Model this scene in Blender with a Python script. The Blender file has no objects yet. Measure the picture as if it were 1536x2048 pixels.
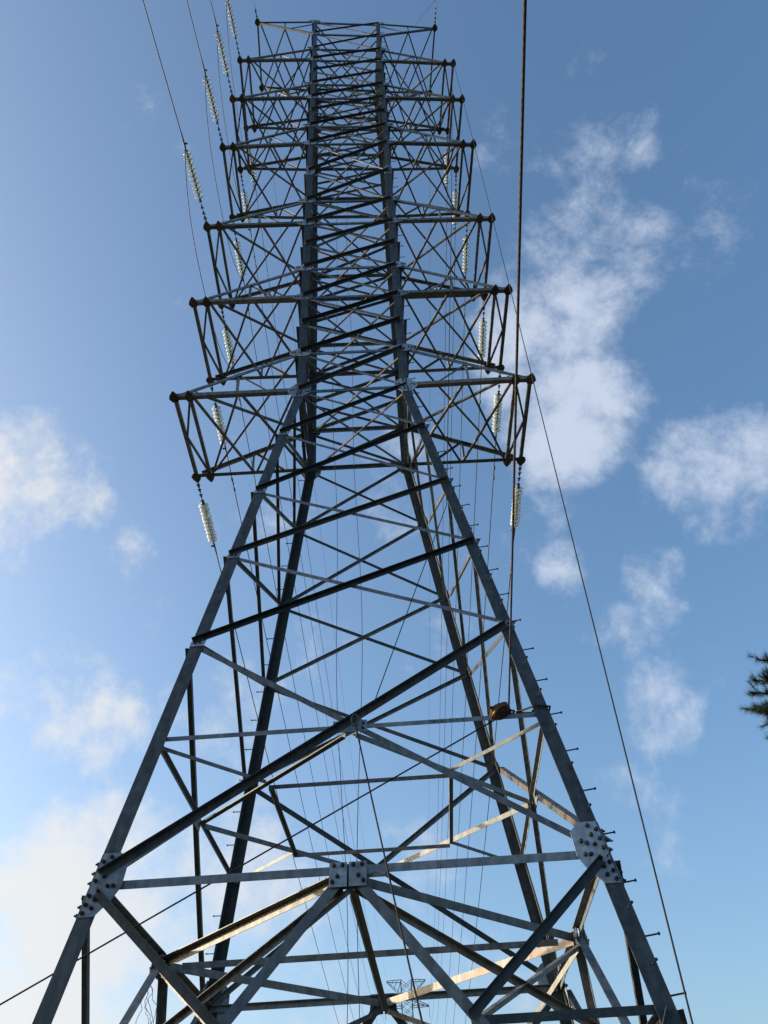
import bpy, math, random
from mathutils import Vector, Matrix

# ------------------------------------------------------------------ camera, sky, sun, exposure
scene = bpy.context.scene
S = 1.3                      # metres per surveyed unit
ZG = 5.2764                  # height of the first horizontal bracing level above the ground
TWIST = 0.037678

def rot_rows(y, p, r):
    fwd = Vector((-math.cos(p) * math.sin(y), math.cos(p) * math.cos(y), math.sin(p)))
    right = Vector((math.cos(y), math.sin(y), 0))
    up = right.cross(fwd)
    return (right * math.cos(r) + up * math.sin(r), -right * math.sin(r) + up * math.cos(r), fwd)

cam_data = bpy.data.cameras.new('camera')
cam = bpy.data.objects.new('camera', cam_data)
scene.collection.objects.link(cam)
scene.camera = cam
RX, RU, RF = rot_rows(-0.0309, 0.7532, -0.0549)
CAM = Vector((0.127 * S, -10.234 * S, -2.828 * S + ZG))
cam.matrix_world = Matrix(((RX.x, RU.x, -RF.x, CAM.x), (RX.y, RU.y, -RF.y, CAM.y), (RX.z, RU.z, -RF.z, CAM.z), (0, 0, 0, 1)))
cam_data.sensor_fit = 'VERTICAL'
cam_data.sensor_height = 24.0
cam_data.lens = 24.0 * 1650 / 2048
cam_data.clip_start = 0.05
cam_data.clip_end = 5000

SUN = Vector((-0.93, 0.20, 0.24)).normalized()       # direction towards the sun
SUN_EL = math.asin(SUN.z)
SUN_AZ = math.atan2(SUN.x, SUN.y)                     # clockwise from +Y

scene.view_settings.view_transform = 'Standard'
scene.view_settings.look = 'None'
scene.view_settings.gamma = 1
scene.view_settings.exposure = 1.03

world = bpy.data.worlds.new('World')
scene.world = world
world.use_nodes = True
WN = world.node_tree.nodes
WL = world.node_tree.links
WN.clear()
w_out = WN.new('ShaderNodeOutputWorld')
w_bg = WN.new('ShaderNodeBackground')
w_bg.inputs['Strength'].default_value = 0.15
sky = WN.new('ShaderNodeTexSky')
sky.sky_type = 'NISHITA'
sky.sun_disc = False
sky.sun_elevation = SUN_EL
sky.sun_rotation = SUN_AZ
sky.altitude = 50
sky.air_density = 1.0
sky.dust_density = 3.8
sky.ozone_density = 2.2

def wmath(op, a, b=None, c=None):
    n = WN.new('ShaderNodeMath'); n.operation = op
    for i, v in enumerate((a, b, c)):
        if v is None: continue
        if isinstance(v, (int, float)): n.inputs[i].default_value = v
        else: WL.new(v, n.inputs[i])
    return n.outputs[0]

def wrange(v, a, b, c, d, smooth=True):
    n = WN.new('ShaderNodeMapRange'); n.interpolation_type = 'SMOOTHSTEP' if smooth else 'LINEAR'
    WL.new(v, n.inputs[0])
    for i, x in enumerate((a, b, c, d)): n.inputs[1 + i].default_value = x
    return n.outputs[0]

w_co = WN.new('ShaderNodeTexCoord')
w_dir = WN.new('ShaderNodeVectorMath'); w_dir.operation = 'NORMALIZE'
WL.new(w_co.outputs['Generated'], w_dir.inputs[0])
DIR = w_dir.outputs[0]
w_noise = WN.new('ShaderNodeTexNoise')
w_noise.noise_dimensions = '3D'
w_noise.inputs['Scale'].default_value = 5.8
w_noise.inputs['Detail'].default_value = 12.0
w_noise.inputs['Roughness'].default_value = 0.67
w_noise.inputs['Distortion'].default_value = 0.1
WL.new(DIR, w_noise.inputs['Vector'])
NOISE = w_noise.outputs[0]
w_noise2 = WN.new('ShaderNodeTexNoise')
w_noise2.inputs['Scale'].default_value = 2.1
w_noise2.inputs['Detail'].default_value = 3.0
w_map2 = WN.new('ShaderNodeVectorMath'); w_map2.operation = 'ADD'
WL.new(DIR, w_map2.inputs[0]); w_map2.inputs[1].default_value = (3.1, 1.7, 5.2)
WL.new(w_map2.outputs[0], w_noise2.inputs['Vector'])
# cloud masses: (direction x, y, z, angular radius, weight)
CLOUDS = (
    (0.2092, 0.5098, 0.8345, 0.0545, 1.00),
    (0.2301, 0.4796, 0.8468, 0.0666, 0.80),
    (0.2720, 0.4660, 0.8419, 0.0575, 0.70),
    (0.2267, 0.5503, 0.8036, 0.0786, 1.15),
    (0.2549, 0.5975, 0.7603, 0.0666, 1.15),
    (0.2381, 0.6444, 0.7267, 0.0666, 1.10),
    (0.2713, 0.6351, 0.7232, 0.0424, 0.90),
    (0.1990, 0.6133, 0.7644, 0.0484, 0.90),
    (0.1928, 0.3753, 0.9066, 0.0726, 0.75),
    (0.2433, 0.3540, 0.9031, 0.0666, 0.60),
    (0.2293, 0.3730, 0.8990, 0.0363, 0.75),
    (0.1638, 0.3224, 0.9323, 0.0363, 0.60),
    (0.3055, 0.5033, 0.8083, 0.0333, 0.50),
    (0.3011, 0.3804, 0.8744, 0.0242, 0.50),
    (0.3746, 0.6475, 0.6636, 0.0484, 0.90),
    (0.4177, 0.6277, 0.6569, 0.0515, 0.85),
    (0.3494, 0.6658, 0.6592, 0.0363, 0.95),
    (0.3978, 0.6727, 0.6239, 0.0424, 0.80),
    (0.4432, 0.6001, 0.6660, 0.0363, 0.70),
    (0.2277, 0.7562, 0.6134, 0.0303, 0.85),
    (0.3249, 0.7404, 0.5885, 0.0303, 0.78),
    (0.1949, 0.7418, 0.6417, 0.0363, 0.50),
    (0.3247, 0.8277, 0.4577, 0.0424, 0.72),
    (0.3436, 0.7530, 0.5612, 0.0242, 0.25),
    (0.2919, 0.7858, 0.5452, 0.0303, 0.30),
    (0.2427, 0.8526, 0.4628, 0.0363, 0.45),
    (0.2247, 0.7139, 0.6632, 0.0273, 0.60),
    (-0.3879, 0.6297, 0.6731, 0.0696, 1.10),
    (-0.3489, 0.6655, 0.6598, 0.0605, 0.95),
    (-0.4024, 0.6826, 0.6101, 0.0424, 0.90),
    (-0.2956, 0.7518, 0.5894, 0.0726, 0.70),
    (-0.3461, 0.7336, 0.5848, 0.0484, 0.50),
    (-0.3829, 0.7755, 0.5020, 0.0666, 1.05),
    (-0.3292, 0.8111, 0.4834, 0.0666, 1.00),
    (-0.2953, 0.8402, 0.4549, 0.0484, 0.90),
    (-0.3455, 0.8802, 0.3254, 0.0846, 1.25),
    (-0.2793, 0.9017, 0.3301, 0.0786, 1.15),
    (-0.2246, 0.9142, 0.3374, 0.0545, 1.00),
    (-0.3871, 0.8592, 0.3347, 0.0605, 0.90),
    (-0.3418, 0.9031, 0.2601, 0.1326, 1.05),
    (-0.2118, 0.9499, 0.2298, 0.1444, 0.90),
    (-0.0638, 0.9313, 0.3586, 0.0363, 0.50),
    (-0.1761, 0.8517, 0.4936, 0.0605, 0.85),
    (-0.0227, 0.9714, 0.2363, 0.1385, 0.62),
    (0.0436, 0.6892, 0.7233, 0.0424, 0.70),
    (0.0359, 0.7235, 0.6894, 0.0363, 0.60),
    (-0.1061, 0.9675, 0.2295, 0.1087, 0.75),
    (0.1239, 0.9656, 0.2287, 0.1087, 0.45),
    (0.0521, 0.9424, 0.3304, 0.0726, 0.45),
)
blob = None
for (cx, cy, cz, rad, wt) in CLOUDS:
    d = WN.new('ShaderNodeVectorMath'); d.operation = 'DOT_PRODUCT'
    WL.new(DIR, d.inputs[0]); d.inputs[1].default_value = (cx, cy, cz)
    m = wrange(d.outputs['Value'], math.cos(rad * 1.6), math.cos(rad * 0.05), 0.0, wt)
    blob = m if blob is None else wmath('MAXIMUM', blob, m)
gen = wrange(w_noise2.outputs[0], 0.54, 0.78, 0.0, 0.30)
blob = wmath('MAXIMUM', blob, gen)
dens = wmath('MULTIPLY_ADD', wmath('SUBTRACT', NOISE, 0.5), 4.5, blob)
dens = wrange(dens, 0.34, 1.55, 0.0, 0.88)
dot_sun = WN.new('ShaderNodeVectorMath'); dot_sun.operation = 'DOT_PRODUCT'
WL.new(DIR, dot_sun.inputs[0]); dot_sun.inputs[1].default_value = SUN
near_sun = wrange(dot_sun.outputs['Value'], 0.05, 0.75, 0.0, 1.0)
w_cc = WN.new('ShaderNodeMix'); w_cc.data_type = 'RGBA'
WL.new(near_sun, w_cc.inputs[0])
w_cc.inputs[6].default_value = (2.1, 2.35, 2.85, 1)
w_cc.inputs[7].default_value = (3.0, 2.95, 2.8, 1)
w_mix = WN.new('ShaderNodeMix'); w_mix.data_type = 'RGBA'
WL.new(dens, w_mix.inputs[0])
w_hsv = WN.new('ShaderNodeHueSaturation')
w_hsv.inputs['Saturation'].default_value = 1.12
w_hsv.inputs['Value'].default_value = 1.0
w_hsv.inputs['Hue'].default_value = 0.497
WL.new(sky.outputs[0], w_hsv.inputs['Color'])
WL.new(w_hsv.outputs[0], w_mix.inputs[6])
WL.new(w_cc.outputs[2], w_mix.inputs[7])
WL.new(w_mix.outputs[2], w_bg.inputs['Color'])
WL.new(w_bg.outputs[0], w_out.inputs['Surface'])

sun_data = bpy.data.lights.new('sun', 'SUN')
sun_data.energy = 3.0
sun_data.angle = math.radians(0.5)
sun_data.color = (1.0, 0.83, 0.60)
sun = bpy.data.objects.new('sun', sun_data)
scene.collection.objects.link(sun)
sun.rotation_euler = (-SUN).to_track_quat('-Z', 'Y').to_euler()

# ------------------------------------------------------------------ helpers
COL = scene.collection
random.seed(7)

def tag(o, label=None, category=None, group=None, kind=None):
    if label: o['label'] = label
    if category: o['category'] = category
    if group: o['group'] = group
    if kind: o['kind'] = kind
    return o

def empty(name, loc=(0, 0, 0), parent=None):
    o = bpy.data.objects.new(name, None)
    o.empty_display_size = 0.2
    COL.objects.link(o)
    o.location = loc
    if parent: o.parent = parent
    return o

def twist(v):
    th = TWIST * ((v.z - ZG) / S - 16) / 10
    c, s = math.cos(th), math.sin(th)
    return Vector((c * v.x - s * v.y, s * v.x + c * v.y, v.z))

def obj(name, verts, faces, mat, parent=None, tw=False, smooth=False):
    if tw: verts = [twist(Vector(v)) for v in verts]
    me = bpy.data.meshes.new(name)
    me.from_pydata([tuple(v) for v in verts], [], faces)
    me.materials.append(mat)
    if smooth:
        for p in me.polygons: p.use_smooth = True
    me.update()
    o = bpy.data.objects.new(name, me)
    COL.objects.link(o)
    if parent: o.parent = parent
    return o

def share(name, me, parent, mat4):
    o = bpy.data.objects.new(name, me)
    COL.objects.link(o)
    if parent: o.parent = parent
    o.matrix_basis = mat4
    return o

class MB:
    def __init__(self): self.v = []; self.f = []
    def add(self, vs, fs):
        b = len(self.v); self.v += [Vector(x) for x in vs]; self.f += [tuple(b + i for i in f) for f in fs]
    def ring(self, pts, axis, radii, n=8, cap=True):
        a = Vector(axis).normalized()
        u = a.orthogonal().normalized(); w = a.cross(u)
        vs = []
        for p, r in zip(pts, radii):
            for k in range(n):
                t = 2 * math.pi * k / n
                vs.append(Vector(p) + (u * math.cos(t) + w * math.sin(t)) * r)
        fs = []
        for i in range(len(pts) - 1):
            for k in range(n):
                fs.append((i * n + k, i * n + (k + 1) % n, (i + 1) * n + (k + 1) % n, (i + 1) * n + k))
        if cap:
            fs.append(tuple(reversed(range(n)))); fs.append(tuple((len(pts) - 1) * n + k for k in range(n)))
        self.add(vs, fs)
    def tube(self, a, b, r, r2=None, n=8):
        a = Vector(a); b = Vector(b)
        self.ring([a, b], b - a, [r, r if r2 is None else r2], n)
    def box(self, c, x, y, z):
        c = Vector(c); x = Vector(x) / 2; y = Vector(y) / 2; z = Vector(z) / 2
        vs = [c + x * i + y * j + z * k for i in (-1, 1) for j in (-1, 1) for k in (-1, 1)]
        self.add(vs, [(0, 1, 3, 2), (4, 6, 7, 5), (0, 4, 5, 1), (2, 3, 7, 6), (0, 2, 6, 4), (1, 5, 7, 3)])
    def prism(self, poly, n, t):
        n = Vector(n); k = len(poly)
        vs = [Vector(p) for p in poly] + [Vector(p) + n * t for p in poly]
        fs = [tuple(range(k - 1, -1, -1)), tuple(range(k, 2 * k))] + [(i, (i + 1) % k, k + (i + 1) % k, k + i) for i in range(k)]
        self.add(vs, fs)
    def build(self, name, mat, parent=None, tw=False, smooth=False):
        return obj(name, self.v, self.f, mat, parent, tw, smooth)

# ------------------------------------------------------------------ materials
def new_mat(name):
    m = bpy.data.materials.new(name); m.use_nodes = True
    nt = m.node_tree
    return m, nt, nt.nodes['Principled BSDF']

def steel(name, col, col2, russet=0.25, rough=0.55, metal=0.35, scale=9.0):
    """weathered galvanised steel: zinc mottling, per-member tone, brown patches, partly painted-in warm light"""
    m, nt, b = new_mat(name)
    N, L = nt.nodes, nt.links
    tc = N.new('ShaderNodeTexCoord'); oi = N.new('ShaderNodeObjectInfo')
    off = N.new('ShaderNodeVectorMath'); off.operation = 'ADD'
    sc = N.new('ShaderNodeVectorMath'); sc.operation = 'SCALE'; sc.inputs[3].default_value = 37.0
    cmb = N.new('ShaderNodeCombineXYZ')
    for i in range(3): L.new(oi.outputs['Random'], cmb.inputs[i])
    L.new(cmb.outputs[0], sc.inputs[0]); L.new(sc.outputs[0], off.inputs[0]); L.new(tc.outputs['Object'], off.inputs[1])
    n1 = N.new('ShaderNodeTexNoise'); n1.inputs['Scale'].default_value = scale; n1.inputs['Detail'].default_value = 6
    L.new(off.outputs[0], n1.inputs['Vector'])
    mix = N.new('ShaderNodeMix'); mix.data_type = 'RGBA'
    r1 = N.new('ShaderNodeMapRange'); L.new(n1.outputs[0], r1.inputs[0]); r1.inputs[1].default_value = .32; r1.inputs[2].default_value = .68
    L.new(r1.outputs[0], mix.inputs[0]); mix.inputs[6].default_value = (*col, 1); mix.inputs[7].default_value = (*col2, 1)
    n2 = N.new('ShaderNodeTexNoise'); n2.inputs['Scale'].default_value = 2.3; n2.inputs['Detail'].default_value = 8; n2.inputs['Roughness'].default_value = .7
    L.new(off.outputs[0], n2.inputs['Vector'])
    ad = N.new('ShaderNodeMath'); ad.operation = 'MULTIPLY_ADD'; L.new(oi.outputs['Random'], ad.inputs[0]); ad.inputs[1].default_value = .16; L.new(n2.outputs[0], ad.inputs[2])
    r2 = N.new('ShaderNodeMapRange'); L.new(ad.outputs[0], r2.inputs[0]); r2.inputs[1].default_value = .55; r2.inputs[2].default_value = .78; r2.inputs[4].default_value = russet
    mr = N.new('ShaderNodeMix'); mr.data_type = 'RGBA'
    L.new(r2.outputs[0], mr.inputs[0]); L.new(mix.outputs[2], mr.inputs[6]); mr.inputs[7].default_value = (.16, .085, .045, 1)
    st = N.new('ShaderNodeVectorMath'); st.operation = 'MULTIPLY'; st.inputs[1].default_value = (11, 11, 1.1); L.new(off.outputs[0], st.inputs[0])
    n4 = N.new('ShaderNodeTexNoise'); n4.inputs['Scale'].default_value = 1.0; n4.inputs['Detail'].default_value = 4; L.new(st.outputs[0], n4.inputs['Vector'])
    r4 = N.new('ShaderNodeMapRange'); L.new(n4.outputs[0], r4.inputs[0]); r4.inputs[1].default_value = .35; r4.inputs[2].default_value = .62; r4.inputs[3].default_value = .72; r4.inputs[4].default_value = 1.12
    ms = N.new('ShaderNodeMix'); ms.data_type = 'RGBA'; ms.blend_type = 'MULTIPLY'; ms.inputs[0].default_value = 1.0
    L.new(mr.outputs[2], ms.inputs[6]); L.new(r4.outputs[0], ms.inputs[7]); mr = ms
    hv = N.new('ShaderNodeHueSaturation'); rv = N.new('ShaderNodeMapRange'); L.new(oi.outputs['Random'], rv.inputs[0]); rv.inputs[3].default_value = .66; rv.inputs[4].default_value = 1.36
    L.new(rv.outputs[0], hv.inputs['Value']); L.new(mr.outputs[2], hv.inputs['Color'])
    L.new(hv.outputs[0], b.inputs['Base Color'])
    b.inputs['Metallic'].default_value = metal
    rr = N.new('ShaderNodeMapRange'); L.new(n1.outputs[0], rr.inputs[0]); rr.inputs[3].default_value = rough - .12; rr.inputs[4].default_value = rough + .15
    L.new(rr.outputs[0], b.inputs['Roughness'])
    n3 = N.new('ShaderNodeTexNoise'); n3.inputs['Scale'].default_value = 60; n3.inputs['Detail'].default_value = 3
    L.new(off.outputs[0], n3.inputs['Vector'])
    bp = N.new('ShaderNodeBump'); bp.inputs['Strength'].default_value = .12; bp.inputs['Distance'].default_value = .01
    L.new(n3.outputs[0], bp.inputs['Height']); L.new(bp.outputs[0], b.inputs['Normal'])
    return m

def plain(name, col, rough=.6, metal=0.0, var=.2, scale=12):
    m, nt, b = new_mat(name)
    N, L = nt.nodes, nt.links
    tc = N.new('ShaderNodeTexCoord'); n = N.new('ShaderNodeTexNoise'); n.inputs['Scale'].default_value = scale; n.inputs['Detail'].default_value = 5
    L.new(tc.outputs['Object'], n.inputs['Vector'])
    mix = N.new('ShaderNodeMix'); mix.data_type = 'RGBA'; L.new(n.outputs[0], mix.inputs[0])
    mix.inputs[6].default_value = tuple(c * (1 - var) for c in col) + (1,); mix.inputs[7].default_value = tuple(min(1, c * (1 + var)) for c in col) + (1,)
    L.new(mix.outputs[2], b.inputs['Base Color']); b.inputs['Roughness'].default_value = rough; b.inputs['Metallic'].default_value = metal
    return m

M_LEG = steel('galvanised_leg_steel', (.024, .037, .045), (.058, .074, .084), russet=.10)
M_DIAG = steel('shaded_weathered_steel', (.024, .033, .037), (.055, .064, .067), russet=.30)  # shade on the outward braces painted in as a darker steel
M_PALE = steel('skylit_zinc_steel', (.10, .128, .150), (.175, .205, .23), russet=.12)  # sky light on the flat flanges painted in as a paler, bluer steel
M_ARM = steel('crossarm_steel', (.08, .094, .098), (.175, .184, .178), russet=.55)  # strong brown patches paint in warm reflected light on arms and inner bars
M_PLATE = steel('gusset_zinc', (.21, .255, .30), (.31, .35, .39), russet=.03, scale=14)  # blue sky reflection tinted into the zinc colour
M_BOLT = plain('bolt_steel', (.022, .024, .027), .8, .1)
M_FIT = plain('fitting_steel', (.07, .075, .075), .5, .5)
M_WIRE = plain('wire_aluminium', (.055, .06, .065), .5, .5)
M_ROPE = plain('wire_rope', (.010, .008, .007), .9, .0, var=.5, scale=60)
M_HAUL, nt, b = new_mat('twisted_haul_rope')      # helical strands
N, L = nt.nodes, nt.links
tc = N.new('ShaderNodeTexCoord'); wv = N.new('ShaderNodeTexWave'); wv.bands_direction = 'DIAGONAL'; wv.inputs['Scale'].default_value = 9.0; wv.inputs['Distortion'].default_value = .6
L.new(tc.outputs['Object'], wv.inputs['Vector'])
mx = N.new('ShaderNodeMix'); mx.data_type = 'RGBA'; L.new(wv.outputs[1], mx.inputs[0])
mx.inputs[6].default_value = (.006, .005, .005, 1); mx.inputs[7].default_value = (.04, .022, .016, 1)
L.new(mx.outputs[2], b.inputs['Base Color']); b.inputs['Roughness'].default_value = .85
M_PULLEY = plain('rusty_pulley_paint', (.035, .012, .007), .55, .2, var=.5, scale=18)
M_PULLEY2 = plain('sheave_orange', (.13, .05, .018), .5, .1, var=.3, scale=18)
M_MARK = plain('marking_paint', (.02, .02, .022), .8)
M_CONC = plain('footing_concrete', (.32, .31, .29), .9)
M_FAR = plain('distant_steel', (.06, .07, .08), .6, .2)
M_BARK = plain('pine_bark', (.09, .06, .04), .9, scale=25)
M_NEEDLE = plain('pine_needle', (.028, .055, .022), .6, var=.5, scale=3)

gl, nt, b = new_mat('insulator_glass')
b.inputs['Base Color'].default_value = (.90, .975, .95, 1)
b.inputs['Roughness'].default_value = .08
b.inputs['IOR'].default_value = 1.5
b.inputs['Transmission Weight'].default_value = .52
M_GLASS = gl

gm, nt, b = new_mat('ground_soil_grass')
N, L = nt.nodes, nt.links
tc = N.new('ShaderNodeTexCoord'); n = N.new('ShaderNodeTexNoise'); n.inputs['Scale'].default_value = .35; n.inputs['Detail'].default_value = 10
L.new(tc.outputs['Object'], n.inputs['Vector'])
rmp = N.new('ShaderNodeValToRGB'); L.new(n.outputs[0], rmp.inputs[0])
rmp.color_ramp.elements[0].position = .38; rmp.color_ramp.elements[0].color = (.03, .042, .018, 1)
rmp.color_ramp.elements[1].position = .62; rmp.color_ramp.elements[1].color = (.075, .06, .04, 1)
L.new(rmp.outputs[0], b.inputs['Base Color']); b.inputs['Roughness'].default_value = .95
M_GROUND = gm

# ------------------------------------------------------------------ ground
g = MB()
NG = 48
gv = []
for i in range(NG + 1):
    for j in range(NG + 1):
        u = (i / NG * 2 - 1); v = (j / NG * 2 - 1)
        x = math.copysign(abs(u) ** 2.2, u) * 2500; y = math.copysign(abs(v) ** 2.2, v) * 2500
        r = math.hypot(x, y)
        z = 0 if r < 25 else min(1, (r - 25) / 200) * (1.2 * math.sin(x * .013) * math.cos(y * .017) - .5)
        gv.append((x, y, z))
gf = [(i * (NG + 1) + j, (i + 1) * (NG + 1) + j, (i + 1) * (NG + 1) + j + 1, i * (NG + 1) + j + 1) for i in range(NG) for j in range(NG)]
tag(obj('ground', gv, gf, M_GROUND, smooth=True), kind='structure')

# ------------------------------------------------------------------ main tower
ZW, W0, WT, ZT = 8.90, 2.414, 1.128, 28.75
def hw(z): return W0 + (1 - W0) * z / ZW if z < ZW else 1 + (WT - 1) * (z - ZW) / (ZT - ZW)
ZBASE = -ZG / S

def U(x, y, z): return Vector((x * S, y * S, z * S + ZG))      # surveyed units -> metres

tower = empty('transmission_tower')
tag(tower, 'tall dark steel lattice transmission tower with seven pairs of crossarms, seen from its foot', 'tower')

def angle(name, A, B, u, v, w, t, mat, parent=tower, tw=True):
    """an L-section bar: heel along A-B, flanges along u and v"""
    A = Vector(A); B = Vector(B); a = (B - A).normalized()
    u = Vector(u); u = (u - a * u.dot(a)).normalized()
    v = Vector(v); v = v - a * v.dot(a); v = (v - u * v.dot(u)).normalized()
    prof = [(0, 0), (w, 0), (w, t), (t, t), (t, w), (0, w)]
    vs = [A + u * p + v * q for p, q in prof] + [B + u * p + v * q for p, q in prof]
    fs = [(0, 1, 7, 6), (1, 2, 8, 7), (2, 3, 9, 8), (3, 4, 10, 9), (4, 5, 11, 10), (5, 0, 6, 11), (3, 2, 1, 0), (5, 4, 3, 0), (6, 7, 8, 9), (6, 9, 10, 11)]
    return obj(name, vs, fs, mat, parent, tw)

def rk(v, k):
    for _ in range(k): v = Vector((-v.y, v.x, v.z))
    return v
# faces: 0 front (-y), 1 right (+x), 2 back (+y), 3 left (-x)
def fp(k, x, z, off=0.0):
    """point on face k at lateral x (surveyed units), height z, pushed outwards off metres"""
    p = U(x, -hw(z), z); p.y -= off
    return rk(p, k)
def fn(k): return rk(Vector((0, -1, 0)), k)

def face_bar(name, k, a, b, w, mode, mat, layer=None, t=None, ends=0.05, lab=None):
    """bar in the plane of face k between (x,z) a and b. mode 'out': outstanding flange outwards at the upper edge;
    'in': outstanding flange inwards"""
    t = t or max(.006, w * .09)
    off = layer if layer is not None else (.016 if mode == 'out' else -.021)
    A = fp(k, a[0], a[1], off); B = fp(k, b[0], b[1], off)
    d = (B - A).normalized(); n = fn(k)
    A = A + d * ends; B = B - d * ends
    per = n.cross(d).normalized()
    if per.z < 0: per = -per
    if abs(per.z) < .15: per = n.cross(Vector((0, 0, 1))) * (1 if A.x + A.y > 0 else -1)
    sh = per * (w / 2)
    o = angle(name, A + sh, B + sh, -per, n if mode == 'out' else -n, w, t, mat)
    return o

# legs ---------------------------------------------------------------
for sx in (-1, 1):
    for sy in (-1, 1):
        for (za, zb, w, t) in ((ZBASE + .25, ZW - .02, .205, .020), (ZW + .02, 17.5, .205, .020), (17.54, ZT + .06, .175, .016)):
            vs = []; fs = []; ns = max(2, int((zb - za) / 1.1))
            ax = (U(sx * hw(zb), sy * hw(zb), zb) - U(sx * hw(za), sy * hw(za), za)).normalized()
            u = Vector((-sx, 0, 0)); u = (u - ax * u.dot(ax)).normalized()
            v = Vector((0, -sy, 0)); v = v - ax * v.dot(ax); v = (v - u * v.dot(u)).normalized()
            for q in range(ns + 1):
                z = za + (zb - za) * q / ns; h = U(sx * hw(z), sy * hw(z), z)
                vs += [h + u * a + v * b for a, b in ((0, 0), (w, 0), (w, t), (t, t), (t, w), (0, w))]
                if q: fs += [((q - 1) * 6 + a, (q - 1) * 6 + (a + 1) % 6, q * 6 + (a + 1) % 6, q * 6 + a) for a in range(6)]
            e = ns * 6
            fs += [(3, 2, 1, 0), (5, 4, 3, 0), (e, e + 1, e + 2, e + 3), (e, e + 3, e + 4, e + 5)]
            obj('leg', vs, fs, M_LEG, tower, True)
        c = U(sx * hw(ZBASE), sy * hw(ZBASE), ZBASE)
        m = MB(); r0, r1 = .55, .42
        vs = [c + Vector((i * r0, j * r0, -.4)) for i, j in ((-1, -1), (1, -1), (1, 1), (-1, 1))] + [c + Vector((i * r1, j * r1, .34)) for i, j in ((-1, -1), (1, -1), (1, 1), (-1, 1))]
        m.add(vs, [(3, 2, 1, 0), (4, 5, 6, 7), (0, 1, 5, 4), (1, 2, 6, 5), (2, 3, 7, 6), (3, 0, 4, 7)])
        m.build('footing', M_CONC, tower, True)

# bolts ----------------------------------------------------------------
def hexbolt_mesh(r, h, name):
    m = MB(); m.ring([(0, 0, -.004), (0, 0, h * .55)], (0, 0, 1), [r, r], 6)
    m.ring([(0, 0, h * .5), (0, 0, h)], (0, 0, 1), [r * .55, r * .5], 6)
    me = bpy.data.meshes.new(name); me.from_pydata([tuple(v) for v in m.v], [], m.f); me.materials.append(M_BOLT); return me
ME_BOLT = hexbolt_mesh(.026, .052, 'bolt')
def place_bolt(p, n, parent, spin=0.0):
    q = n.to_track_quat('Z', 'Y').to_matrix().to_4x4()
    p = twist(p)
    return share('bolt', ME_BOLT, parent, Matrix.Translation(p) @ q @ Matrix.Rotation(spin, 4, 'Z'))

def gusset(k, pts, bolts, thick=.012, off=.002, single=True, mat=None, bolt_r=.018):
    """plate on face k; pts and bolts are (lateral m from the tower axis, height m) on the face plane"""
    n = fn(k)
    def q(x, z, o):
        zz = (z - ZG) / S
        p = Vector((x, -hw(zz) * S - o, z)); return rk(p, k)
    m = MB(); m.prism([q(x, z, off) for x, z in pts], n, thick)
    o = m.build('gusset_plate', mat or M_PLATE, tower, True)
    if single:
        for x, z in bolts: place_bolt(q(x, z, off + thick), n, o, random.random() * 6)
    elif bolts:
        mb = MB()
        for x, z in bolts:
            p = q(x, z, off + thick - .003); mb.ring([p, p + n * .026], n, [bolt_r, bolt_r], 6)
        tag(mb.build('bolt', M_BOLT, o, True), kind='stuff')
    return o

# lower body: X panels on each face -------------------------------------
LV = [0.0, 2.945, 4.52, 5.96, 7.52, ZW]
L1 = 1.60
for k in range(4):
    for i in range(5):
        za, zb = LV[i], LV[i + 1]
        w = (.098, .082, .077, .072, .068)[i]
        g0 = .045 if i == 0 else .02
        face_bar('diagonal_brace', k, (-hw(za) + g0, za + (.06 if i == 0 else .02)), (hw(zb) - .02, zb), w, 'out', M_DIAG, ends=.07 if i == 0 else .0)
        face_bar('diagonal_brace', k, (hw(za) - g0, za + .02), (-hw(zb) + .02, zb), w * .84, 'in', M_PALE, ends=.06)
    # first level: horizontals on either side of the centre plate
    for s in (-1, 1):
        face_bar('horizontal_brace', k, (s * .03, 0), (s * (W0 - .02), 0), .10, 'in', M_PALE, layer=-.036)
        # secondary level at the crossing of the big X
        o = face_bar('horizontal_brace', k, (s * .03, L1), (s * (hw(L1) - .02), L1), .066, 'in', M_PALE, layer=-.036)
        if k == 0 and s == 1: MARKED = o
        # inverted V down to the footings
        zb = ZBASE + .42
        face_bar('main_brace', k, (s * .05, -.06), (s * (hw(zb) - .03), zb), .122, 'in', M_PALE, layer=-.021)
        zm = -1.31; xm = .986
        face_bar('secondary_brace', k, (s * (W0 - .07), -.06), (s * xm, zm), .10, 'out', M_LEG, layer=.016, ends=.03)
        face_bar('secondary_brace', k, (s * (xm + .03), zm), (s * (hw(zm) - .02), zm), .09, 'in', M_LEG, layer=-.05)
        zm2 = -2.55; xm2 = .753 * 2.55
        face_bar('secondary_brace', k, (s * (xm2 + .03), zm2), (s * (hw(zm2) - .02), zm2), .08, 'in', M_LEG, layer=-.05)
        face_bar('secondary_brace', k, (s * (hw(zm) - .05), zm), (s * xm2, zm2), .08, 'out', M_LEG, layer=.016, ends=.03)

# diaphragms -------------------------------------------------------------
def flat_bar(name, a, b, w, mat, side, drop=0.0, ends=.1, t=None):
    """horizontal bar a-b (metres): one flange hanging down, the other level, turned to side"""
    A = Vector(a); B = Vector(b); d = (B - A).normalized(); A += d * ends; B -= d * ends
    A.z -= drop; B.z -= drop
    n = Vector((-d.y, d.x, 0))
    if n.dot(Vector(side)) < 0: n = -n
    return angle(name, A, B, (0, 0, -1), n, w, t or max(.006, w * .09), mat)

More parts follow.
